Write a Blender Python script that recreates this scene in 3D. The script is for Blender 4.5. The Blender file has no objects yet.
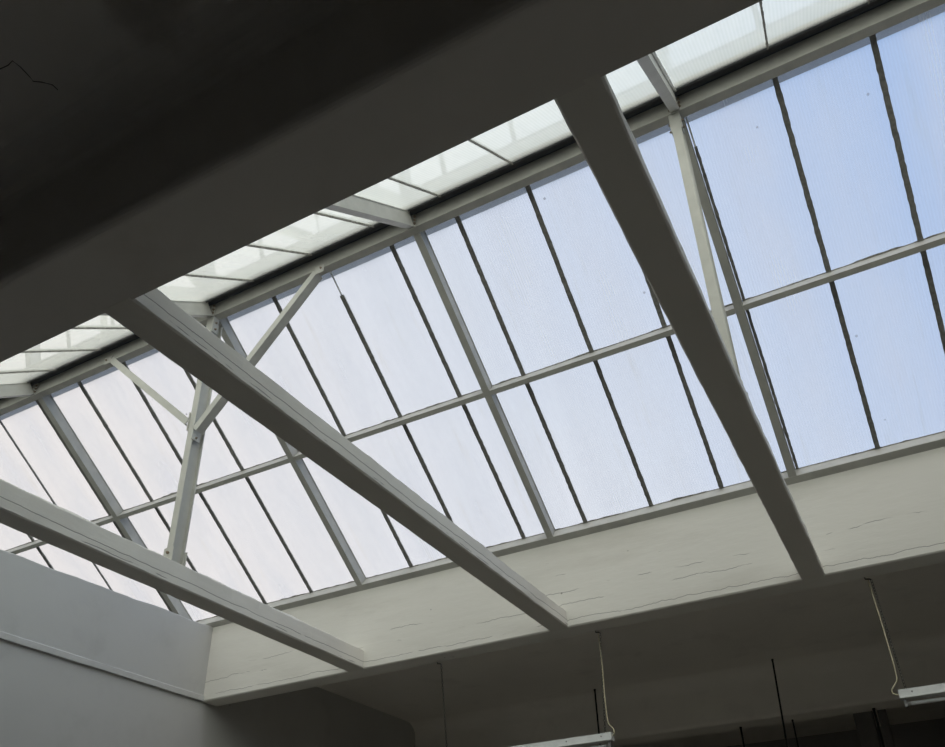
import bpy, bmesh, math, random
from mathutils import Vector, Matrix, noise

random.seed(7)
scene = bpy.context.scene
COL = scene.collection
ZO = 1.6            # floor is z = 0; measurements below are relative to the lens height
PI = math.pi

# ------------------------------------------------------------------ materials
def new_mat(name):
    m = bpy.data.materials.new(name); m.use_nodes = True
    nt = m.node_tree; nt.nodes.clear()
    return m, nt

class G:
    """tiny node-graph helper"""
    def __init__(s, nt): s.nt = nt
    def n(s, t, **kw):
        nd = s.nt.nodes.new(t)
        for k, v in kw.items():
            if k.startswith('i_'):
                nd.inputs[k[2:].replace('_', ' ')].default_value = v
            else: setattr(nd, k, v)
        return nd
    def l(s, a, b): s.nt.links.new(a, b)
    def math(s, op, a, b=None, c=None):
        nd = s.nt.nodes.new('ShaderNodeMath'); nd.operation = op
        for i, v in enumerate((a, b, c)):
            if v is None: continue
            if isinstance(v, (int, float)): nd.inputs[i].default_value = v
            else: s.l(v, nd.inputs[i])
        return nd.outputs[0]
    def ramp(s, fac, lo, hi, a=0.0, b=1.0):
        nd = s.nt.nodes.new('ShaderNodeMapRange'); nd.interpolation_type = 'SMOOTHSTEP'
        s.l(fac, nd.inputs[0])
        nd.inputs[1].default_value = lo; nd.inputs[2].default_value = hi
        nd.inputs[3].default_value = a; nd.inputs[4].default_value = b
        return nd.outputs[0]
    def mix(s, fac, a, b):
        nd = s.nt.nodes.new('ShaderNodeMix'); nd.data_type = 'RGBA'
        if isinstance(fac, (int, float)): nd.inputs[0].default_value = fac
        else: s.l(fac, nd.inputs[0])
        for i, v in ((6, a), (7, b)):
            if isinstance(v, tuple): nd.inputs[i].default_value = (*v, 1)
            else: s.l(v, nd.inputs[i])
        return nd.outputs[2]
    def pos(s, scale=(1, 1, 1)):
        g = s.n('ShaderNodeNewGeometry')
        mp = s.n('ShaderNodeMapping'); mp.inputs['Scale'].default_value = scale
        s.l(g.outputs['Position'], mp.inputs['Vector'])
        return mp.outputs[0]
    def noise(s, vec, scale, detail=3, rough=.55):
        nd = s.n('ShaderNodeTexNoise'); nd.inputs['Scale'].default_value = scale
        nd.inputs['Detail'].default_value = detail; nd.inputs['Roughness'].default_value = rough
        s.l(vec, nd.inputs['Vector']); return nd.outputs['Fac']
    def xyz(s):
        g = s.n('ShaderNodeNewGeometry'); sp = s.n('ShaderNodeSeparateXYZ')
        s.l(g.outputs['Position'], sp.inputs[0]); return sp.outputs

def painted(name, base, dirt, rough=.6, grain=(1, 1, 1), bump=.25, cracks=(), dirt_lo=.52, dirt_hi=.8,
            crack_col=(.10, .09, .075), spots=True, bscale=9, smudge=None, wob=.05, crack_w=.0042):
    m, nt = new_mat(name); g = G(nt)
    out = g.n('ShaderNodeOutputMaterial'); b = g.n('ShaderNodeBsdfPrincipled')
    b.inputs['Roughness'].default_value = rough
    b.inputs['Specular IOR Level'].default_value = .3
    p = g.pos(grain); p1 = g.pos()
    n1 = g.noise(p, 1.7, 5, .6)
    col = g.mix(g.ramp(n1, dirt_lo, dirt_hi), base, dirt)
    n3 = g.noise(p1, .55, 2)
    col = g.mix(g.ramp(n3, .35, .7, 0, .35), col, tuple(c * .86 for c in base))
    hgt = g.noise(p, bscale, 6, .6)
    if spots:
        v = g.n('ShaderNodeTexVoronoi'); v.inputs['Scale'].default_value = 2.6
        g.l(p1, v.inputs['Vector'])
        sp = g.ramp(v.outputs['Distance'], .018, .032, 1, 0)
        col = g.mix(g.math('MULTIPLY', sp, .7), col, crack_col)
    if cracks:
        z = g.xyz()[2]
        for i, (zz, th) in enumerate(cracks):
            mp = g.n('ShaderNodeMapping'); mp.inputs['Location'].default_value = (3.7 * i, 1.3 * i, 0)
            mp.inputs['Scale'].default_value = (.75, 1, 0)
            g.l(p1, mp.inputs['Vector'])
            w = g.noise(mp.outputs[0], 2.2, 6, .62)
            zz_ = g.math('ADD', g.math('MULTIPLY', g.math('SUBTRACT', w, .5), wob), zz + ZO)
            d = g.math('ABSOLUTE', g.math('SUBTRACT', z, zz_))
            line = g.ramp(d, crack_w * .4, crack_w * 1.3, 1, 0)
            brk = g.ramp(g.noise(mp.outputs[0], 1.3, 4, .7), th, th + .06)
            k = g.math('MULTIPLY', g.math('MULTIPLY', line, brk), .75)
            col = g.mix(k, col, crack_col)
            hgt = g.math('SUBTRACT', hgt, g.math('MULTIPLY', k, .5))
    if smudge:
        (sx, sy, sz), r, sc = smudge
        vs = g.n('ShaderNodeVectorMath'); vs.operation = 'DISTANCE'
        g.l(p1, vs.inputs[0]); vs.inputs[1].default_value = (sx, sy, sz + ZO)
        d = g.math('ADD', vs.outputs['Value'], g.math('MULTIPLY', g.noise(p1, 5, 5), r * 1.1))
        col = g.mix(g.ramp(d, r * .9, r * 1.7, .55, 0), col, sc)
    g.l(col, b.inputs['Base Color'])
    bp = g.n('ShaderNodeBump'); bp.inputs['Strength'].default_value = bump; bp.inputs['Distance'].default_value = .012
    g.l(hgt, bp.inputs['Height']); g.l(bp.outputs[0], b.inputs['Normal'])
    g.l(b.outputs[0], out.inputs[0])
    return m

def plain(name, col, rough=.5, metal=0., var=.12, scale=14, bump=.0):
    m, nt = new_mat(name); g = G(nt)
    out = g.n('ShaderNodeOutputMaterial'); b = g.n('ShaderNodeBsdfPrincipled')
    b.inputs['Roughness'].default_value = rough; b.inputs['Metallic'].default_value = metal
    b.inputs['Specular IOR Level'].default_value = .35
    nz = g.noise(g.pos(), scale, 4)
    g.l(g.mix(g.ramp(nz, .3, .75), col, tuple(c * (1 - var) for c in col)), b.inputs['Base Color'])
    if bump:
        bp = g.n('ShaderNodeBump'); bp.inputs['Strength'].default_value = bump; bp.inputs['Distance'].default_value = .004
        g.l(nz, bp.inputs['Height']); g.l(bp.outputs[0], b.inputs['Normal'])
    g.l(b.outputs[0], out.inputs[0])
    return m

def panel_mat(name, clear, trans_col, trans_fac, spec, streak=.12, rough=.12, center=0.):
    """multiwall plastic sheet: part clear, part light-scattering, faint flutes and dirt streaks down the slope"""
    m, nt = new_mat(name); g = G(nt)
    out = g.n('ShaderNodeOutputMaterial')
    x = g.xyz()[0]
    fl = g.math('SINE', g.math('MULTIPLY', x, 2 * PI / .024))
    st = g.noise(g.pos((4.2, .35, .35)), 1.6, 4, .6)
    sp = g.noise(g.pos((1, 1, 1)), 1.1, 3)
    fac = g.math('ADD', g.math('MULTIPLY', fl, .014), trans_fac)
    fac = g.math('ADD', fac, g.math('MULTIPLY', g.math('SUBTRACT', st, .5), streak))
    fac = g.math('ADD', fac, g.math('MULTIPLY', g.math('SUBTRACT', sp, .5), streak))
    if center:      # grime settled along the middle of each sheet
        ph = g.math('FRACT', g.math('ADD', g.math('MULTIPLY', x, 1 / .7027), 40 - .261 / .7027))
        tri = g.math('SUBTRACT', 1.0, g.math('ABSOLUTE', g.math('SUBTRACT', g.math('MULTIPLY', ph, 2), 1)))
        mid = g.math('MULTIPLY', g.ramp(tri, .0, 1.0), g.ramp(g.noise(g.pos((1.5, .6, .6)), 1.3, 3), .3, .7, .25, 1))
        fac = g.math('ADD', fac, g.math('MULTIPLY', mid, center))
    v = g.n('ShaderNodeTexVoronoi'); v.inputs['Scale'].default_value = 2.3
    g.l(g.pos(), v.inputs['Vector'])
    speck = g.ramp(v.outputs['Distance'], .02, .034, 1, 0)
    streak_m = g.ramp(g.noise(g.pos((5.5, .5, .5)), 2.1, 5, .65), .55, .85)
    ctr = g.mix(g.math('MULTIPLY', streak_m, .5), clear, (clear[0] * .93, clear[1] * .90, clear[2] * .83))
    ctr = g.mix(g.math('MULTIPLY', speck, .6), ctr, (.25, .25, .25))
    t = g.n('ShaderNodeBsdfTransparent'); g.l(ctr, t.inputs[0])
    tl = g.n('ShaderNodeBsdfTranslucent'); tl.inputs[0].default_value = (*trans_col, 1)
    df = g.n('ShaderNodeBsdfDiffuse'); df.inputs[0].default_value = (*[c * .7 for c in trans_col], 1)
    md = g.n('ShaderNodeMixShader'); md.inputs[0].default_value = .22
    g.l(tl.outputs[0], md.inputs[1]); g.l(df.outputs[0], md.inputs[2])
    m1 = g.n('ShaderNodeMixShader'); g.l(fac, m1.inputs[0]); g.l(t.outputs[0], m1.inputs[1]); g.l(md.outputs[0], m1.inputs[2])
    gl = g.n('ShaderNodeBsdfGlossy'); gl.inputs['Roughness'].default_value = rough
    fr = g.n('ShaderNodeFresnel'); gb = g.n('ShaderNodeNewGeometry')
    g.l(g.math('ADD', g.math('MULTIPLY', gb.outputs['Backfacing'], 1 / 1.45 - 1.45), 1.45), fr.inputs['IOR'])   # a thin sheet: no trapped light
    m2 = g.n('ShaderNodeMixShader'); g.l(g.math('MULTIPLY', fr.outputs[0], spec), m2.inputs[0])
    g.l(m1.outputs[0], m2.inputs[1]); g.l(gl.outputs[0], m2.inputs[2])
    g.l(m2.outputs[0], out.inputs[0])
    return m

M = {}
PAINT = (.72, .715, .68)
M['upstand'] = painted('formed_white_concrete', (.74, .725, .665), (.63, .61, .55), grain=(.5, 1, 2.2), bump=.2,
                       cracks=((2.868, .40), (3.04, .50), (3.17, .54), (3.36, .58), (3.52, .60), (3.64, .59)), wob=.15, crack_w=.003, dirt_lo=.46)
M['beam'] = painted('painted_beam_concrete', (.70, .68, .62), (.54, .51, .45), grain=(1, .3, 1), bump=.4,
                    cracks=((2.872, .36), (2.83, .52)), wob=.06, crack_w=.0035)
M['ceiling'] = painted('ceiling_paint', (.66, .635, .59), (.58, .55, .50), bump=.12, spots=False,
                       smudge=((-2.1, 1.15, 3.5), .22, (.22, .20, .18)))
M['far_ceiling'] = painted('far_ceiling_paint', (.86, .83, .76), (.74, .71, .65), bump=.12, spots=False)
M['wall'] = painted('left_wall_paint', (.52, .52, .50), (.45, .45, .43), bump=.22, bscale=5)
M['trim'] = painted('trim_paint', (.56, .56, .54), (.49, .49, .47), bump=.2, cracks=((2.874, .42),), wob=.01)
M['floor'] = painted('floor_concrete', (.36, .325, .285), (.27, .245, .215), bump=.1, spots=False)
M['dark_wall'] = painted('dim_wall_paint', (.30, .29, .28), (.22, .21, .20), bump=.1, spots=False)
M['column'] = plain('dusty_concrete', (.24, .23, .22), .8)
M['steel'] = plain('grey_painted_steel', (.45, .445, .405), .5, 0, .14, 7, .1)
M['steel_light'] = plain('pale_painted_steel', (.53, .525, .485), .5, 0, .12, 7, .1)
M['bolt'] = plain('rusty_bolt', (.30, .24, .18), .7, .2, .3, 60)
M['seal'] = plain('dark_foam_seal', (.25, .245, .225), .9, 0, .4, 40, .3)
M['rubber'] = plain('black_rubber', (.07, .07, .07), .6, 0, .3, 20)
M['felt'] = plain('dark_roofing_sheet', (.13, .135, .14), .7, 0, .3, 10)
M['bead'] = plain('old_sealant', (.36, .345, .31), .9, 0, .6, 50, .4)
M['white_bead'] = plain('white_plastic_strip', (.85, .85, .83), .5)
M['crack'] = plain('crack_shadow', (.03, .028, .026), .9)
M['lamp'] = plain('white_enamel', (.78, .80, .78), .35, 0, .08, 20)
M['tube'] = plain('unlit_tube_glass', (.62, .64, .65), .12, 0, .05, 10)
M['cap'] = plain('grey_tube_cap', (.30, .30, .30), .4, .6)
M['cord'] = plain('yellowed_cable', (.66, .60, .42), .5, 0, .15, 30)
M['chain'] = plain('dark_steel_chain', (.07, .07, .065), .5, .3)
M['rod'] = plain('black_rod', (.012, .012, .012), .6)
M['panel'] = panel_mat('translucent_blue_panel', (.94, .937, .936), (.80, .80, .79), .15, .8, center=.16)
M['panel_near'] = panel_mat('milky_panel', (.83, .85, .81), (.90, .91, .85), .37, 1.25, .08, .015)
M['strip'] = panel_mat('ridge_shade_grey', (.55, .57, .58), (.42, .45, .48), .5, .4)  # grey tint stands in for the ridge capping's shade on the panels

# ------------------------------------------------------------------ mesh helpers
def finish(name, bm, mat, parent=None, smooth=False, base=None):
    """bm holds lens-relative coordinates; origin goes to the base of the shape (or `base`)"""
    bmesh.ops.remove_doubles(bm, verts=bm.verts, dist=1e-5)
    bmesh.ops.recalc_face_normals(bm, faces=bm.faces)
    co = [v.co for v in bm.verts]
    if base is None:
        base = Vector(((min(c.x for c in co) + max(c.x for c in co)) / 2,
                       (min(c.y for c in co) + max(c.y for c in co)) / 2, min(c.z for c in co)))
    for v in bm.verts: v.co -= base
    me = bpy.data.meshes.new(name); bm.to_mesh(me); bm.free()
    me.materials.append(mat)
    if smooth:
        for p in me.polygons: p.use_smooth = True
    o = bpy.data.objects.new(name, me); COL.objects.link(o)
    w = Vector(base) + Vector((0, 0, ZO))
    if parent is None: o.location = w
    else:
        o.parent = parent; o.location = w - wloc(parent)
    return o
def wloc(o):
    l = o.location.copy()
    while o.parent: o = o.parent; l += o.location
    return l
def empty(name, loc):
    o = bpy.data.objects.new(name, None); COL.objects.link(o); o.empty_display_size = .1
    o.location = Vector(loc) + Vector((0, 0, ZO)); return o
def tag(o, label, cat, group=None):
    o['label'] = label; o['category'] = cat; o['kind'] = 'thing'
    if group: o['group'] = group
    return o
def struct(o, label=None, cat=None):
    o['kind'] = 'structure'
    if label: o['label'] = label
    if cat: o['category'] = cat
    return o
def hexa(bm, pts):
    """pts: 8 corners, bottom loop then top loop"""
    v = [bm.verts.new(p) for p in pts]
    for f in ((3, 2, 1, 0), (4, 5, 6, 7), (0, 1, 5, 4), (1, 2, 6, 5), (2, 3, 7, 6), (3, 0, 4, 7)):
        bm.faces.new([v[i] for i in f])
def box(bm, lo, hi):
    x0, y0, z0 = lo; x1, y1, z1 = hi
    hexa(bm, [(x0, y0, z0), (x1, y0, z0), (x1, y1, z0), (x0, y1, z0), (x0, y0, z1), (x1, y0, z1), (x1, y1, z1), (x0, y1, z1)])
def sweep(bm, loops):
    """loops: lists of points, all same length; skinned and capped"""
    rows = [[bm.verts.new(p) for p in lp] for lp in loops]
    n = len(rows[0])
    for a, b in zip(rows, rows[1:]):
        for i in range(n):
            bm.faces.new((a[i], a[(i + 1) % n], b[(i + 1) % n], b[i]))
    bm.faces.new(rows[0][::-1]); bm.faces.new(rows[-1])
def extrude_x(bm, prof, x0, x1):
    sweep(bm, [[(x0, y, z) for y, z in prof], [(x1, y, z) for y, z in prof]])
def tube(bm, pts, r, n=8):
    pts = [Vector(p) for p in pts]; loops = []
    for i, p in enumerate(pts):
        t = (pts[min(i + 1, len(pts) - 1)] - pts[max(i - 1, 0)]).normalized()
        a = t.cross(Vector((0.31, .95, .1)) if abs(t.y) < .9 else Vector((1, 0, 0))).normalized(); b = t.cross(a)
        loops.append([p + a * (r * math.cos(2 * PI * k / n)) + b * (r * math.sin(2 * PI * k / n)) for k in range(n)])
    sweep(bm, loops)
def fr(base, ex, ey, ez, x0, x1, y0, y1, z0, z1):
    """box in a local frame -> 8 points"""
    P = lambda a, b, c: base + ex * a + ey * b + ez * c
    return [P(x0, y0, z0), P(x1, y0, z0), P(x1, y1, z0), P(x0, y1, z0), P(x0, y0, z1), P(x1, y0, z1), P(x1, y1, z1), P(x0, y1, z1)]
def bolt(name, parent, c, axis, r=.013, h=.014):
    bm = bmesh.new(); a = Vector(axis).normalized(); c = Vector(c)
    u = a.orthogonal().normalized(); w = a.cross(u)
    lp = lambda k, rr: [c + a * k + u * (rr * math.cos(i * PI / 3)) + w * (rr * math.sin(i * PI / 3)) for i in range(6)]
    sweep(bm, [lp(0, r), lp(h, r), lp(h + .001, r * .55), lp(h + .009, r * .5)])
    return finish(name, bm, M['bolt'], parent)

# ------------------------------------------------------------------ slope frames
YF, ZS = 7.278, 3.7268            # wall-top edge on the far side (lens-relative)
YN = 1.9248                       # lip of the opening on the near side
SL = math.radians(36.3); CS, SS = math.cos(SL), math.sin(SL)
YR = 4.53                         # ridge line
UR = (YF - 4.57) / CS             # where rafters meet the ridge channel
OFF = .14                         # steel depth; panels lie on top
def F(x, u, off):                 # far slope: u up the slope from the wall top
    return Vector((x, YF - u * CS + off * SS, ZS + u * SS + off * CS))
def Nr(x, u, off):                # near slope, mirrored about the ridge
    p = F(x, u, off); p.y = 2 * YR - p.y; return p
UAPEX = (YF + OFF * SS - YR) / CS - .006
X0, X1 = -10.985, 3.075             # ends of the roof light
RX = {0: 1.93, 1: -.490, 2: -2.924, 3: -5.310, 4: -7.980, 5: -10.42}
JX = [.261 - .7027 * k for k in range(-4, 17)]      # panel joints
BX = [(-.629, -.4315, 2.955), (-3.035, -2.833, 2.985), (-5.451, -5.242, 3.02)]

# ------------------------------------------------------------------ room shell
def poly_shell(name, prof, x0, x1, mat):
    bm = bmesh.new(); extrude_x(bm, prof, x0, x1); return finish(name, bm, mat)
def fillet(cy, cz, r, a0, a1, n=10):
    return [(cy + r * math.cos(math.radians(a0 + (a1 - a0) * i / n)), cz + r * math.sin(math.radians(a0 + (a1 - a0) * i / n))) for i in range(n + 1)]
XL, XR = -11.2, 3.3
near = [(-7, 3.5)] + fillet(1.25, 3.24, .26, 90, 0) + [(1.525, 2.86)] + fillet(1.575, 2.85, .05, 180, 270, 6) + \
       [(YN, 2.8), (YN, 3.74), (1.60, 3.74), (-7, 3.74)]
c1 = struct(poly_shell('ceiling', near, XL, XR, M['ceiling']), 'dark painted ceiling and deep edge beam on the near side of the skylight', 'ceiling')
# hairline crack on the near slab
bm = bmesh.new()
cr = [(-2.99, 1.04), (-2.887, 1.062), (-2.84, 1.068), (-2.804, 1.063), (-2.80, 1.10), (-2.806, 1.15), (-2.812, 1.172), (-2.78, 1.195), (-2.752, 1.226), (-2.752, 1.255)]
tube(bm, [(x, y, 3.4995) for x, y in cr], .0022, 5)
finish('crack', bm, M['crack'], c1)

far = [(7.532, 3.5)] + fillet(11.84, 3.24, .26, 90, 0) + [(12.1, 2.85)] + fillet(12.15, 2.85, .05, 180, 270, 6) + \
      [(12.56, 2.8), (12.56, 3.5), (17.2, 3.5), (17.2, 3.74), (7.532, 3.74)]
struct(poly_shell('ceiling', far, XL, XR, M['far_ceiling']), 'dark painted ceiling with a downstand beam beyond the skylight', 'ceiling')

bm = bmesh.new()
N = 60
loops = []
for i in range(N + 1):
    x = XL + (XR - XL) * i / N
    j = lambda s, a: a * noise.noise(Vector((x * 1.7, s, .3)))
    loops.append([(x, YF + .012, 2.8), (x, YF, 2.812 + j(4, .004)), (x, YF, ZS + .004 + j(9, .004)), (x, 7.53, ZS + .004), (x, 7.53, 2.8)])
sweep(bm, loops)
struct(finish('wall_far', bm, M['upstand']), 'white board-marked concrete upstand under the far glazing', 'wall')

# near upstand above the roof slab
bm = bmesh.new(); box(bm, (XL, 1.66, 3.74), (XR, YN, 3.8265)); struct(finish('wall_near', bm, M['upstand']))

# left wall: below the ceiling level plus the end upstand with an uneven top edge
bm = bmesh.new()
ys = [YN + (YF - YN) * i / 48 for i in range(49)]
top = [(y, 3.578 + .0295 * (y - 1.9) + .016 * noise.noise(Vector((y * 2.1, 7, 1))) + .008 * noise.noise(Vector((y * 6, 2, 1)))) for y in ys]
WX = -7.575
lo = [(YN, -1.6), (YF, -1.6)]
rows_f = [[(WX, y, 2.86), (WX, y, z - .012), (WX - .015, y, z), (WX - .2, y, z), (WX - .2, y, 2.86)] for y, z in top]
sweep(bm, rows_f)
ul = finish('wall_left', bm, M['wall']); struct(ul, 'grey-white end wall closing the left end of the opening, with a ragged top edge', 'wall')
bm = bmesh.new()
box(bm, (WX - .2, YN, -1.6), (WX - .018, YF, 2.86))
box(bm, (WX - .2, -7, -1.6), (WX - .018, YN, 2.8))
box(bm, (WX - .2, YF, -1.6), (WX - .018, 17, 2.8))
box(bm, (WX - .2, -7, 2.8), (WX - .018, 1.2, 3.5)); box(bm, (WX - .2, 7.54, 2.8), (WX - .018, 12.09, 3.5)); box(bm, (WX - .2, 12.57, 2.8), (WX - .018, 17, 3.5))
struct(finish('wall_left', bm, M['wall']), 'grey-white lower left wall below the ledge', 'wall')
bm = bmesh.new()
prof = [(WX - .018, 2.802), (WX + .012, 2.800), (WX + .016, 2.806), (WX + .016, 2.862), (WX + .006, 2.872), (WX - .018, 2.876)]
st = []
for i in range(61):
    y = YN + (YF - YN) * i / 60
    d = .004 * noise.noise(Vector((y * 3, 5, 5)))
    st.append([(x, y, z + d) for x, z in prof])
sweep(bm, st); struct(finish('trim_1', bm, M['trim']), 'narrow painted ledge running along the left wall', 'trim')

bm = bmesh.new(); box(bm, (XL, -7.2, -1.8), (XR, 17.2, -1.6)); struct(finish('floor', bm, M['floor']))
bm = bmesh.new(); box(bm, (XR - .02, -7.2, -1.6), (XR + .2, 17.2, 3.74)); struct(finish('wall_right', bm, M['wall']))
bm = bmesh.new(); box(bm, (XL - .2, -7.2, -1.6), (XL + .02, 17.2, 3.74)); struct(finish('wall_end', bm, M['wall']))
bm = bmesh.new(); box(bm, (XL, -7.2, -1.6), (XR, -7.0, 3.74)); struct(finish('wall_back', bm, M['dark_wall']))
bm = bmesh.new(); box(bm, (XL, 17.0, -1.6), (XR, 17.2, 3.5)); struct(finish('wall_front', bm, M['dark_wall']), 'dark wall far beyond the next ceiling beam', 'wall')
for sgn, xe in ((0, X0), (1, X1)):      # gables of the roof light
    bm = bmesh.new()
    g_ = [(1.70, 3.74), (YF + .2, 3.74), (YF + .2, 3.80), (YR, 5.95), (1.70, 3.86)]
    extrude_x(bm, g_, xe - .21 + .215 * sgn, xe - .005 + .215 * sgn)
    struct(finish('wall_gable', bm, M['wall']))

# columns and rods in the dim space beyond
def column(x0, x1, y0, y1, label):
    bm = bmesh.new()
    w = .02
    pr = [(x0 + w, y0), (x1 - w, y0), (x1, y0 + w), (x1, y1 - w), (x1 - w, y1), (x0 + w, y1), (x0, y1 - w), (x0, y0 + w)]
    sweep(bm, [[(x, y, -1.6) for x, y in pr], [(x, y, 3.5) for x, y in pr]])
    o = finish('concrete_column', bm, M['column']); tag(o, label, 'column'); return o
column(-.98, -.70, 14.6, 15.0, 'broad dim column behind the far beam, left of the right-hand lamp')
column(-.62, -.50, 14.6, 14.9, 'slim dim column right beside the broad dim column')

# ------------------------------------------------------------------ concrete tie beams
def beam(x0, x1, zt, label, seed):
    bm = bmesh.new(); lps = []
    n = 70
    for i in range(n + 1):
        y = YN - .02 + (YF + .04 - YN) * i / n
        j = lambda s, a=.006: a * 1.3 * noise.noise(Vector((y * 1.9, s + seed * 10, 0))) + a * 1.1 * noise.noise(Vector((y * 7, s + seed * 10, 3)))
        b = .010
        lps.append([(x0 + b, y, 2.8 + j(1, .003)), (x1 - b, y, 2.8 + j(2, .003)), (x1 + j(3, .003), y, 2.8 + b + j(4, .004)),
                    (x1 - .002 + j(9, .003), y, 2.875), (x1 - .008 + j(5), y, zt - .02 + j(6, .008)), (x1 - .03 + j(5), y, zt + j(7, .009)),
                    (x0 + .02 + j(5), y, zt + j(8, .008)), (x0 + j(10, .004), y, zt - .02), (x0 + j(11, .004), y, 2.8 + b)])
    sweep(bm, lps)
    return tag(finish('concrete_beam', bm, M['beam']), label, 'beam', 'concrete tie beams')
beam(*BX[0], 'right-hand concrete tie beam, its broad dark underside seen nearly head-on', 1)
beam(*BX[1], 'middle concrete tie beam crossing the opening, cracked pale right face', 2)
beam(*BX[2], 'left concrete tie beam running from the left photo edge, carrying a steel post', 3)
bo = beam(1.78, 1.98, 2.97, 'concrete tie beam outside the right edge of the photo', 4)

# ------------------------------------------------------------------ steel frame of the roof light
def ibeam(bm, S, x, u0, u1, w=.07, d=OFF, tf=.009, tw=.007):
    h = w / 2
    for (a, b, o0, o1) in ((-h, h, 0, tf), (h - .014, h - .014 + tw, tf, d - tf), (-h, h, d - tf, d - .001)):
        hexa(bm, [S(x + a, u0, o0), S(x + b, u0, o0), S(x + b, u1, o0), S(x + a, u1, o0), S(x + a, u0, o1), S(x + b, u0, o1), S(x + b, u1, o1), S(x + a, u1, o1)])
RL = {0: 'outside the right edge of the photo', 1: 'beside the right-hand steel post, above the right-hand beam', 2: 'standing clear between the middle and right-hand beams, no post below',
      3: 'half hidden by the middle beam, meeting the wall top left of it', 4: 'at the far left, above the ragged end wall', 5: 'left of the photo edge'}
for k, x in RX.items():
    bm = bmesh.new()
    h = .035
    def piece(a, b, o0, o1, ua, ub):
        hexa(bm, [F(x + a, ua, o0), F(x + b, ua, o0), F(x + b, ub, o0), F(x + a, ub, o0), F(x + a, ua, o1), F(x + b, ua, o1), F(x + b, ub, o1), F(x + a, ub, o1)])
    ibeam(bm, F, x, .0745, UR - .002)
    o = finish('steel_rafter', bm, M['steel']); tag(o, 'far-slope steel rafter, ' + RL[k], 'rafter', 'far slope rafters')
    # cleat at the foot
    bm = bmesh.new(); hexa(bm, fr(F(x, .0745, .012), Vector((1, 0, 0)), Vector((0, -CS, SS)), Vector((0, SS, CS)), .006, .012, 0, .07, 0, .1))
    finish('cleat', bm, M['steel'], o)
NL = {0: 'outside the right edge of the photo', 1: 'meeting the ridge right above the right-hand steel post', 2: 'in full view between the middle and right-hand beams',
      3: 'meeting the ridge just above the middle beam, mostly hidden', 4: 'at the left photo edge', 5: 'left of the photo edge'}
for k, x in RX.items():
    bm = bmesh.new()
    ibeam(bm, Nr, x, .26, UR - .016, .075, OFF, .009, .008)
    o = finish('steel_rafter', bm, M['steel_light']); tag(o, 'near-slope steel rafter, ' + NL[k], 'rafter', 'near slope rafters')
    bm = bmesh.new(); box(bm, (x - .045, 4.478, 5.70), (x + .045, 4.4885, 5.862))
    pl = finish('end_plate', bm, M['steel_light'], o)
    for zz in (5.735, 5.775, 5.82):
        for s in (-1, 1):
            bolt('bolt', o, (x + s * .041, 4.478, zz), (0, -1, 0), .011, .010)

# ridge channel
bm = bmesh.new()
extrude_x(bm, [(4.49, 5.71), (4.57, 5.71), (4.57, 5.72), (4.50, 5.72), (4.50, 5.86), (4.57, 5.86), (4.57, 5.87), (4.49, 5.87)], X0, X1)
o = finish('ridge_channel', bm, M['steel']); tag(o, 'long grey steel ridge channel where the two glazed slopes meet', 'channel')
bm = bmesh.new(); tube(bm, [(X0, 4.488, 5.7105), (X1, 4.488, 5.7105)], .0035, 6); finish('edge_bead', bm, M['steel_light'], o)
# ridge cap outside and the dark closure on the near side
bm = bmesh.new()
ua = UAPEX + .03
pr = [F(0, UAPEX - .02, OFF + .03), F(0, ua, OFF + .032), Nr(0, UAPEX - .235, OFF + .03), Nr(0, UAPEX - .235, OFF + .036), F(0, ua + .006, OFF + .04), F(0, UAPEX - .02, OFF + .036)]
extrude_x(bm, [(p.y, p.z) for p in pr], X0, X1)
o = tag(finish('ridge_flashing', bm, M['felt']), 'dark ridge capping closing the joint above the ridge channel', 'flashing')
bm = bmesh.new()
pr = [Nr(0, UAPEX - .205, OFF - .004), Nr(0, UAPEX - .05, OFF - .004), Nr(0, UAPEX - .05, OFF + .029), Nr(0, UAPEX - .205, OFF + .029)]
extrude_x(bm, [(p.y, p.z) for p in pr], X0, X1); finish('closure_board', bm, M['rubber'], o)
bm = bmesh.new(); tube(bm, [Nr(X0, UAPEX - .195, OFF + .002), Nr(X1, UAPEX - .195, OFF + .002)], .013, 10); finish('foam_roll', bm, M['felt'], o, True)
# grey strip standing in for the capping's shade on the far panel tops
bm = bmesh.new()
pr = [F(0, UR - .06, OFF - .012), F(0, UR + .02, OFF - .012), F(0, UR + .02, OFF - .002), F(0, UR - .06, OFF - .002)]

# sill channels
def sill(S, x0, x1, u0, label):
    bm = bmesh.new(); w = .072
    for (a, b, c, d) in ((0, w, 0, .01), (w - .009, w, .01, OFF - .01), (0, w, OFF - .01, OFF - .001)):
        hexa(bm, [S(x0, u0 + a, c), S(x1, u0 + a, c), S(x1, u0 + b, c), S(x0, u0 + b, c), S(x0, u0 + a, d), S(x1, u0 + a, d), S(x1, u0 + b, d), S(x0, u0 + b, d)])
    o = tag(finish('sill_channel', bm, M['steel']), label, 'channel')
    bm = bmesh.new(); tube(bm, [S(x0, u0 + w, .003), S(x1, u0 + w, .003)], .0042, 6); finish('edge_bead', bm, M['steel_light'], o)
    return o
so = sill(F, X0, X1, .001, 'grey steel sill channel on top of the white far upstand')
sn = sill(Nr, X0, X1, .18, 'steel sill channel on the near upstand, hidden behind the dark edge beam')

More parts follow.
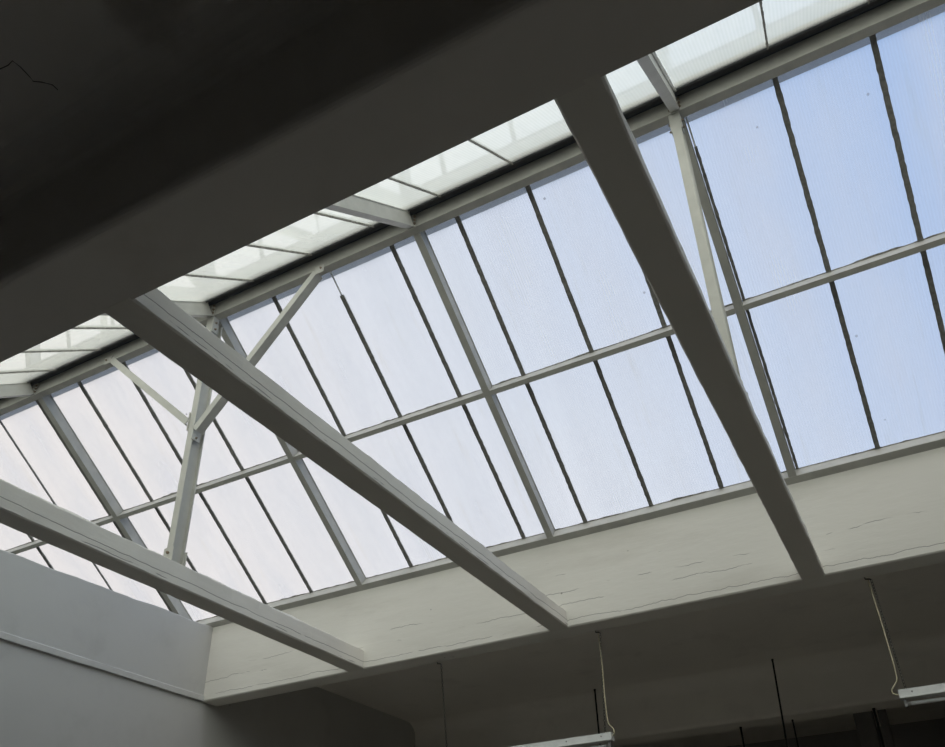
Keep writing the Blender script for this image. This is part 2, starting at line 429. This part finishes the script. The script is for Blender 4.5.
def ragged(bm, S, x0, x1, u, off, amp, step=.03, seed=0, th=.004):
    """thin irregular bead of old sealant standing on a steel edge"""
    n = int((x1 - x0) / step); lps = []
    for i in range(n + 1):
        x = x0 + (x1 - x0) * i / n
        h = max(.003, amp * (.35 + 1.3 * noise.noise(Vector((x * 2.3, seed, 0))) + .9 * noise.noise(Vector((x * 11, seed, 4)))))
        lps.append([S(x, u, off), S(x, u + th, off), S(x, u + th + h, off + .004), S(x, u + h, off + .004)])
    sweep(bm, lps)
bm = bmesh.new(); ragged(bm, F, X0, X1, .073, OFF - .008, .012, seed=3); finish('sealant_bead', bm, M['bead'], so)

# middle purlins, one length between each pair of rafters
UM = 1.707
PL = {0: 'right of the right-hand post, running to the photo edge', 1: 'between the clear-standing rafter and the right-hand beam', 2: 'from the middle beam to the clear-standing rafter', 3: 'behind the left steel post', 4: 'behind the left beam at the photo edge'}
for S, side in ((F, 'far'), (Nr, 'near')):
    for k in range(5):
        xa, xb = RX[k + 1] + .0365, RX[k] - .0365
        bm = bmesh.new(); w = .05
        for (a, b, c, d) in ((0, w, 0, .009), (w - .008, w, .009, OFF - .009), (0, w, OFF - .009, OFF - .001)):
            hexa(bm, [S(xa, UM + a, c), S(xb, UM + a, c), S(xb, UM + b, c), S(xa, UM + b, c), S(xa, UM + a, d), S(xb, UM + a, d), S(xb, UM + b, d), S(xa, UM + b, d)])
        o = finish('purlin', bm, M['steel'])
        if side == 'far': tag(o, 'far-slope steel purlin, ' + PL[k], 'purlin', 'far slope purlins')
        else: tag(o, 'pale steel mid-slope purlin of the near slope, hidden behind the dark edge beam', 'purlin', 'near slope purlins')
        if side == 'far':
            bm = bmesh.new(); ragged(bm, S, xa, xb, UM + w + .001, OFF - .010, .013, seed=20 + k); finish('sealant_bead', bm, M['bead'], o)

# ------------------------------------------------------------------ glazing panels
def seal_strip(bm, S, x, u0, u1, w, seed):
    n = max(8, int((u1 - u0) / .035)); lps = []
    for i in range(n + 1):
        u = u0 + (u1 - u0) * i / n
        jl = .001 * noise.noise(Vector((u * 9, seed, 0))) + .005 * noise.noise(Vector((u * 31, seed, 1)))
        jr = .001 * noise.noise(Vector((u * 9, seed, 5))) + .005 * noise.noise(Vector((u * 31, seed, 6)))
        lps.append([S(x - w / 2 + jl, u, OFF - .016), S(x + w / 2 + jr, u, OFF - .016), S(x + w / 2 + jr, u, OFF - .001), S(x - w / 2 + jl, u, OFF - .001)])
    sweep(bm, lps)
def panel(S, xa, xb, u0, u1, mat, label, group, seal=True, light_top=0, sw=.042, sx=0, smat='seal'):
    bm = bmesh.new(); g_ = .003
    o0, o1 = OFF + .0005, OFF + .0125
    hexa(bm, [S(xa + g_, u0, o0), S(xb - g_, u0, o0), S(xb - g_, u1, o0), S(xa + g_, u1, o0), S(xa + g_, u0, o1), S(xb - g_, u0, o1), S(xb - g_, u1, o1), S(xa + g_, u1, o1)])
    o = finish('glazing_panel', bm, mat); tag(o, label, 'glazing panel', group)
    if seal:
        lo_, hi_ = (UM + .051 if u0 > 1 else .076 if S is F else .26), u1 - light_top
        if S is F: hi_ = min(hi_, UR - .004)
        bm = bmesh.new(); seal_strip(bm, S, xa + sx, lo_, hi_, sw, xa * 3 + u0); finish('seal_strip', bm, M[smat], o)
        if light_top:
            bm = bmesh.new()
            hexa(bm, [S(sx + xa - .008, hi_, OFF - .01), S(sx + xa + .006, hi_, OFF - .01), S(sx + xa + .006, u1 - .08, OFF - .01), S(sx + xa - .008, u1 - .08, OFF - .01),
                      S(sx + xa - .008, hi_, OFF - .001), S(sx + xa + .006, hi_, OFF - .001), S(sx + xa + .006, u1 - .08, OFF - .001), S(sx + xa - .008, u1 - .08, OFF - .001)])
            s2 = finish('bare_joint', bm, M['white_bead'], o); s2['label'] = 'pale bare joint'
    return o
# where each strip of panels is, counted from the right: index 0 lies between joints -4 and -3
WHERE = {3: 'second whole one right of the right-hand post', 4: 'first one right of the right-hand post', 5: 'just left of the right-hand post',
         6: 'next to the left edge of the right-hand beam', 7: 'second one right of the clear-standing rafter', 8: 'crossed by the clear-standing rafter',
         9: 'just left of the clear-standing rafter', 10: 'second one left of the clear-standing rafter', 11: 'third one left of the clear-standing rafter',
         12: 'first one right of the left post', 13: 'directly behind the left post', 14: 'first one left of the left post',
         15: 'first one right of the far-left rafter', 16: 'crossed by the far-left rafter', 17: 'first one left of the far-left rafter', 18: 'second one left of the far-left rafter', 2: 'at the right photo edge'}
def tint(i): return 'sky-blue' if i < 7 else ('pale blue' if i < 11 else 'milky white')
for i in range(len(JX) - 1):
    xb, xa = JX[i], JX[i + 1]
    wv = WHERE.get(i)
    hid = i in (0, 1, 19)
    near_rafter = any(abs(xa - rx) < .06 for rx in RX.values())
    for row, (u0, u1) in (('upper', (UM + .045, UAPEX)), ('lower', (.03, UM + .035))):
        if hid: lab = 'translucent %s far-slope panel outside the photo, %s end' % (row, 'right' if i < 2 else 'left')
        else: lab = '%s %s far-slope panel, %s' % (tint(i), row, wv)
        lt = .40 if (row == 'upper' and i in (4, 9)) else 0
        
        panel(F, xa, xb, u0, u1, M['panel'], lab, 'far slope glazing panels', seal=not (near_rafter and i != 4) and i != 19, light_top=lt, sx=.004 if near_rafter else 0, sw=.026 if near_rafter else (.018 if i == 16 else .042))
        if row == 'upper':
            lab = 'milky near-slope panel above the ridge, ' + wv if wv else 'milky upper near-slope panel outside the photo'
            panel(Nr, xa, xb, u0, UAPEX - .20, M['panel_near'], lab, 'near slope glazing panels', seal=i != 19, sw=.013, smat='white_bead' if near_rafter else 'bead')
        else:
            lab = 'milky lower near-slope panel hidden behind the dark edge beam'
            panel(Nr, xa, xb, .21, u1, M['panel_near'], lab, 'near slope lower glazing panels', seal=False)
# added translucent grey strip whose tint gives the ridge capping's shade on the far panels
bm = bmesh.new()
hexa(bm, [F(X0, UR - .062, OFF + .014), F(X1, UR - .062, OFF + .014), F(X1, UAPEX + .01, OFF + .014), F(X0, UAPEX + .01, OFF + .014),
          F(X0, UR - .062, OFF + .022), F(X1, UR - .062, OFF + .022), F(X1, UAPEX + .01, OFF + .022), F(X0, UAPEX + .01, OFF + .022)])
tag(finish('ridge_shade_strip', bm, M['strip']), 'grey-blue translucent strip, added shade of the ridge capping, along the far slope panel tops', 'strip')

# ------------------------------------------------------------------ posts and knee braces
def post(x, zb, label):
    y0, y1 = 4.492, 4.632; h = .036
    root = empty('steel_post', (x, (y0 + y1) / 2, zb)); tag(root, label, 'post')
    bm = bmesh.new()
    box(bm, (x - h, y0, zb), (x + h, y0 + .009, 5.708)); box(bm, (x - h, y1 - .009, zb), (x + h, y1, 5.668)); box(bm, (x - .004, y0 + .009, zb), (x + .004, y1 - .009, 5.690))
    finish('shaft', bm, M['steel_light'], root)
    for s, y in ((-1, y0 - .009), (1, y1 + .0005)):
        bm = bmesh.new(); box(bm, (x - .056, y, zb - .01), (x + .056, y + .0085, zb + .14)); c = finish('base_cleat', bm, M['steel_light'], root)
        bolt('bolt', c, (x, y if s < 0 else y + .0085, zb + .09), (0, s, 0))
    for s in (-1, 1):
        xx = x + s * .0365
        bm = bmesh.new(); box(bm, (min(xx, xx + s * .008), y0 + .002, 5.52), (max(xx, xx + s * .008), y0 + .075, 5.706)); t = finish('head_cleat', bm, M['steel_light'], root)
        for zz in (5.56, 5.64): bolt('bolt', t, (xx + s * .008, y0 + .04, zz), (s, 0, 0), .012, .01)
    return root
post(-5.3125, 3.0, 'pale steel post standing on the left concrete beam, two braces at its head')
post(-.510, 2.945, 'pale steel post rising behind the right-hand concrete beam to the ridge')

def brace(a, b, label, side):
    """bent channel from post (a) up to the ridge (b); front leg in the ridge plane"""
    a, b = Vector(a), Vector(b)
    root = empty('knee_brace', a); tag(root, label, 'brace', 'knee braces')
    d = (b - a).normalized(); n = Vector((0, -1, 0)); e = n.cross(d).normalized()
    if e.z < 0: e = -e
    L = (b - a).length
    ex, ey, ez = d, Vector((0, 1, 0)), e
    bm = bmesh.new()
    hexa(bm, fr(a, ex, ey, ez, 0, L, 0, .008, -.035, .035))          # front leg
    hexa(bm, fr(a, ex, ey, ez, 0, L, .008, .085, -.035, -.027))      # lower leg
    finish('bar', bm, M['steel_light'], root)
    bm = bmesh.new()                                                   # tab against the ridge channel
    box(bm, (b.x - .05 + .05 * side, b.y - .002, b.z - .04), (b.x + .05 + .05 * side, b.y + .006, b.z + .05))
    t = finish('ridge_tab', bm, M['steel_light'], root); bolt('bolt', t, (b.x + .07 * side, b.y - .002, b.z + .01), (0, -1, 0), .011, .01)
    bm = bmesh.new()
    xx = a.x - .012 * side
    box(bm, (min(xx, xx - .01 * side), a.y, a.z - .10), (max(xx, xx - .01 * side), a.y + .095, a.z + .10))
    t = finish('post_tab', bm, M['steel_light'], root)
    for zz in (-.07, .07): bolt('bolt', t, (xx, a.y + .05, a.z + zz), (side, 0, 0), .011, .01)
    return root
brace((-5.255, 4.478, 4.33), (-3.99, 4.478, 5.685), 'steel knee brace leaning right from the left post, passing behind the middle beam', 1)
brace((-5.370, 4.478, 4.45), (-6.72, 4.478, 5.72), 'slim steel knee brace leaning left from the left post to the ridge', -1)

# ------------------------------------------------------------------ lamps, cables, chains, rods
def lamp(xa, xb, label):
    y = 7.56; root = empty('fluorescent_lamp', ((xa + xb) / 2, y, 1.68)); tag(root, label, 'lamp')
    bm = bmesh.new()
    pr = [(y - .036, 1.814), (y + .036, 1.814), (y + .038, 1.756), (y + .052, 1.752), (y + .052, 1.742), (y - .052, 1.742), (y - .052, 1.752), (y - .038, 1.756)]
    extrude_x(bm, pr, xa, xb); body = finish('body', bm, M['lamp'], root)
    bm = bmesh.new(); tube(bm, [(xa + .06, y, 1.702), (xb - .06, y, 1.702)], .0155, 14); finish('tube', bm, M['tube'], root, True)
    for x, s in ((xa + .02, 1), (xb - .02, -1)):
        bm = bmesh.new(); box(bm, (min(x, x + .022 * s), y - .022, 1.678), (max(x, x + .022 * s), y + .022, 1.742)); finish('lamp_holder', bm, M['cap'], root)
        bm = bmesh.new(); tube(bm, [(x + .022 * s, y, 1.702), (x + .05 * s, y, 1.702)], .0165, 14); finish('tube_cap', bm, M['cap'], root)
    for x in (xa + .10, xb - .10, xa + .45, xb - .45):
        bm = bmesh.new(); tube(bm, [(x, y - .034, 1.786), (x, y - .041, 1.785)], .007, 8); finish('clip', bm, M['cap'], body)
    return root
lamp(-.127, 1.72, 'white fluorescent batten lamp with one bare tube, cut by the right photo edge')
lamp(-4.44, -2.592, 'white fluorescent batten lamp at the bottom edge of the photo, hung on a cream cable')

def chain(top, bot, label, link=.034):
    top, bot = Vector(top), Vector(bot); L = (bot - top).length; n = int(L / (link * .78)); d = (bot - top) / n
    bm = bmesh.new()
    t = d.normalized(); u = t.orthogonal().normalized(); w = t.cross(u)
    for i in range(n):
        c = top + d * (i + .5); s = u if i % 2 else w
        R_, r_ = link / 2, .0022
        ring = []
        for k in range(10):
            a = 2 * PI * k / 10
            p = c + t * (R_ * math.cos(a)) + s * (R_ * .55 * math.sin(a)); o_ = (p - c).normalized(); z = t.cross(s)
            ring.append([p + o_ * (r_ * math.cos(b)) + z * (r_ * math.sin(b)) for b in (0, PI / 2, PI, 3 * PI / 2)])
        vs = [[bm.verts.new(q) for q in rg] for rg in ring]
        for k in range(10):
            A, B = vs[k], vs[(k + 1) % 10]
            for j in range(4): bm.faces.new((A[j], A[(j + 1) % 4], B[(j + 1) % 4], B[j]))
    o = finish('hanging_chain', bm, M['chain']); tag(o, label, 'chain', 'lamp chains')
    bm = bmesh.new()                                     # ceiling hook
    hk = [(top.x - .045, top.y, 2.80), (top.x - .045, top.y, 2.785), (top.x - .01, top.y, 2.778), (top.x, top.y, 2.77)]
    tube(bm, hk, .006, 6); finish('hook', bm, M['chain'], o)
    return o
def smooth_path(P, n=6):
    P = [Vector(p) for p in P]; out = []
    for i in range(len(P) - 1):
        p0, p1, p2, p3 = P[max(i - 1, 0)], P[i], P[i + 1], P[min(i + 2, len(P) - 1)]
        for k in range(n):
            t = k / n
            out.append(.5 * ((2 * p1) + (p2 - p0) * t + (2 * p0 - 5 * p1 + 4 * p2 - p3) * t * t + (3 * p1 - p0 - 3 * p2 + p3) * t ** 3))
    return out + [P[-1]]
def cable(pts, label):
    bm = bmesh.new(); tube(bm, smooth_path(pts), .0058, 8)
    return tag(finish('power_cable', bm, M['cord'], None, True), label, 'cable', 'lamp cables')
yl = 7.52
chain((-.092, yl, 2.772), (-.068, 7.555, 1.812), 'thin dark chain holding the right-hand lamp')
chain((-2.597, yl, 2.772), (-2.66, 7.555, 1.812), 'thin dark chain at the right end of the bottom-edge lamp')
chain((-4.41, yl, 2.772), (-4.36, 7.555, 1.812), 'faint dark chain at the left end of the bottom-edge lamp')
chain((1.62, yl, 2.772), (1.62, 7.555, 1.812), 'dark chain outside the right photo edge')
cable([(-.115, 7.525, 2.79), (-.115, 7.525, 2.717), (-.111, 7.525, 2.569), (-.106, 7.53, 2.397), (-.104, 7.535, 2.187), (-.103, 7.54, 2.041), (-.110, 7.55, 1.910), (-.135, 7.55, 1.869), (-.170, 7.55, 1.822), (-.162, 7.552, 1.792), (-.1275, 7.556, 1.780)],
      'cream power cable curling down to the right-hand lamp')
cable([(-2.616, 7.525, 2.79), (-2.617, 7.525, 2.735), (-2.613, 7.53, 2.418), (-2.622, 7.535, 2.109), (-2.618, 7.55, 1.908), (-2.586, 7.55, 1.863), (-2.569, 7.55, 1.824), (-2.574, 7.553, 1.796), (-2.5915, 7.556, 1.784)],
      'cream power cable dropping to the bottom-edge lamp')
def rod(x, y, z0, z1, label, r=.013, dx=0):
    bm = bmesh.new(); tube(bm, [(x, y, z1), (x + dx, y, z0)], r, 8)
    o = tag(finish('hanger_rod', bm, M['rod']), label, 'rod', 'black hanger rods')
    bm = bmesh.new(); tube(bm, [(x, y, z1), (x, y, z1 - .02)], r * 1.35, 10); finish('ceiling_flange', bm, M['rod'], o)
rod(-1.633, 11.80, .9, 3.5, 'long black rod hanging from the ceiling left of the right-hand lamp', dx=-.09)
rod(-4.25, 11.80, .9, 3.5, 'black rod hanging down behind the right end of the bottom-edge lamp')
rod(-2.34, 12.42, .9, 2.80, 'short black rod below the far beam, left of the long black rod')
rod(-1.62, 12.42, .9, 2.80, 'short black rod below the far beam, close right of the long black rod', .010)
rod(-.56, 12.42, .9, 2.80, 'black rod in front of the dim columns', .016)

# ------------------------------------------------------------------ sky, camera, colour
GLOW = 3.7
w = bpy.data.worlds.new('sky'); scene.world = w; w.use_nodes = True
nt = w.node_tree; nt.nodes.clear(); g = G(nt)
tc = g.n('ShaderNodeTexCoord'); sep = g.n('ShaderNodeSeparateXYZ'); g.l(tc.outputs['Generated'], sep.inputs[0])
q = g.math('ADD', g.math('MULTIPLY', sep.outputs[0], -1.0), g.math('MULTIPLY', g.math('SUBTRACT', sep.outputs[2], .5), -.5))
nz = g.noise(tc.outputs['Generated'], 2.3, 4, .5)
q = g.math('ADD', q, g.math('MULTIPLY', g.math('SUBTRACT', nz, .5), .30))
f_ = g.math('MULTIPLY', g.math('ADD', q, .3), 1 / 1.05)
cr_ = g.n('ShaderNodeValToRGB'); g.l(f_, cr_.inputs[0])
e = cr_.color_ramp.elements
e[0].position = 0; e[0].color = (.375, .575, .965, 1)
e[1].position = 1; e[1].color = (1.08, 1.02, .98, 1)
m_ = cr_.color_ramp.elements.new(.55); m_.color = (.82, .89, 1.01, 1)
bg = g.n('ShaderNodeBackground'); bg.inputs['Strength'].default_value = 1.0
g.l(cr_.outputs[0], bg.inputs['Color'])
# broad bright haze round the sun, high behind the viewer
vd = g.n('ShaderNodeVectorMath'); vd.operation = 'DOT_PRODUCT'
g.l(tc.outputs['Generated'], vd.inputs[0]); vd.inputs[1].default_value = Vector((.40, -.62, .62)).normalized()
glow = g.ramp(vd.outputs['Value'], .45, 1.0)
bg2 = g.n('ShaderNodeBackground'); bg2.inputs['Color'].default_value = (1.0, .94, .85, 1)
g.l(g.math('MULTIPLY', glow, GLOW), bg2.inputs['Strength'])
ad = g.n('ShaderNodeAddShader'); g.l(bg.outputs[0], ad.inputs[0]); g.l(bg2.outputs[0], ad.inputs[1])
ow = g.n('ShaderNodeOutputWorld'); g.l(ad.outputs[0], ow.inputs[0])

cam = bpy.data.cameras.new('camera'); co = bpy.data.objects.new('camera', cam); COL.objects.link(co)
cam.sensor_width = 36; cam.sensor_fit = 'HORIZONTAL'; cam.lens = 833.2775 / 945 * 36
cam.shift_x = -11.353 / 945; cam.shift_y = 102.818 / 945
Rr = ((0.88330334, 0.46789541, -0.02913928), (-0.25829132, 0.43385233, -0.86316728), (-0.39122986, 0.76996496, 0.50407653))
mw = Matrix(((Rr[0][0], -Rr[1][0], -Rr[2][0], 0), (Rr[0][1], -Rr[1][1], -Rr[2][1], 0), (Rr[0][2], -Rr[1][2], -Rr[2][2], ZO), (0, 0, 0, 1)))
co.matrix_world = mw
cam.clip_start = .05; cam.clip_end = 200
scene.camera = co
vs = scene.view_settings
vs.view_transform = 'Standard'; vs.look = 'None'; vs.gamma = 1; vs.use_curve_mapping = False; vs.exposure = 0
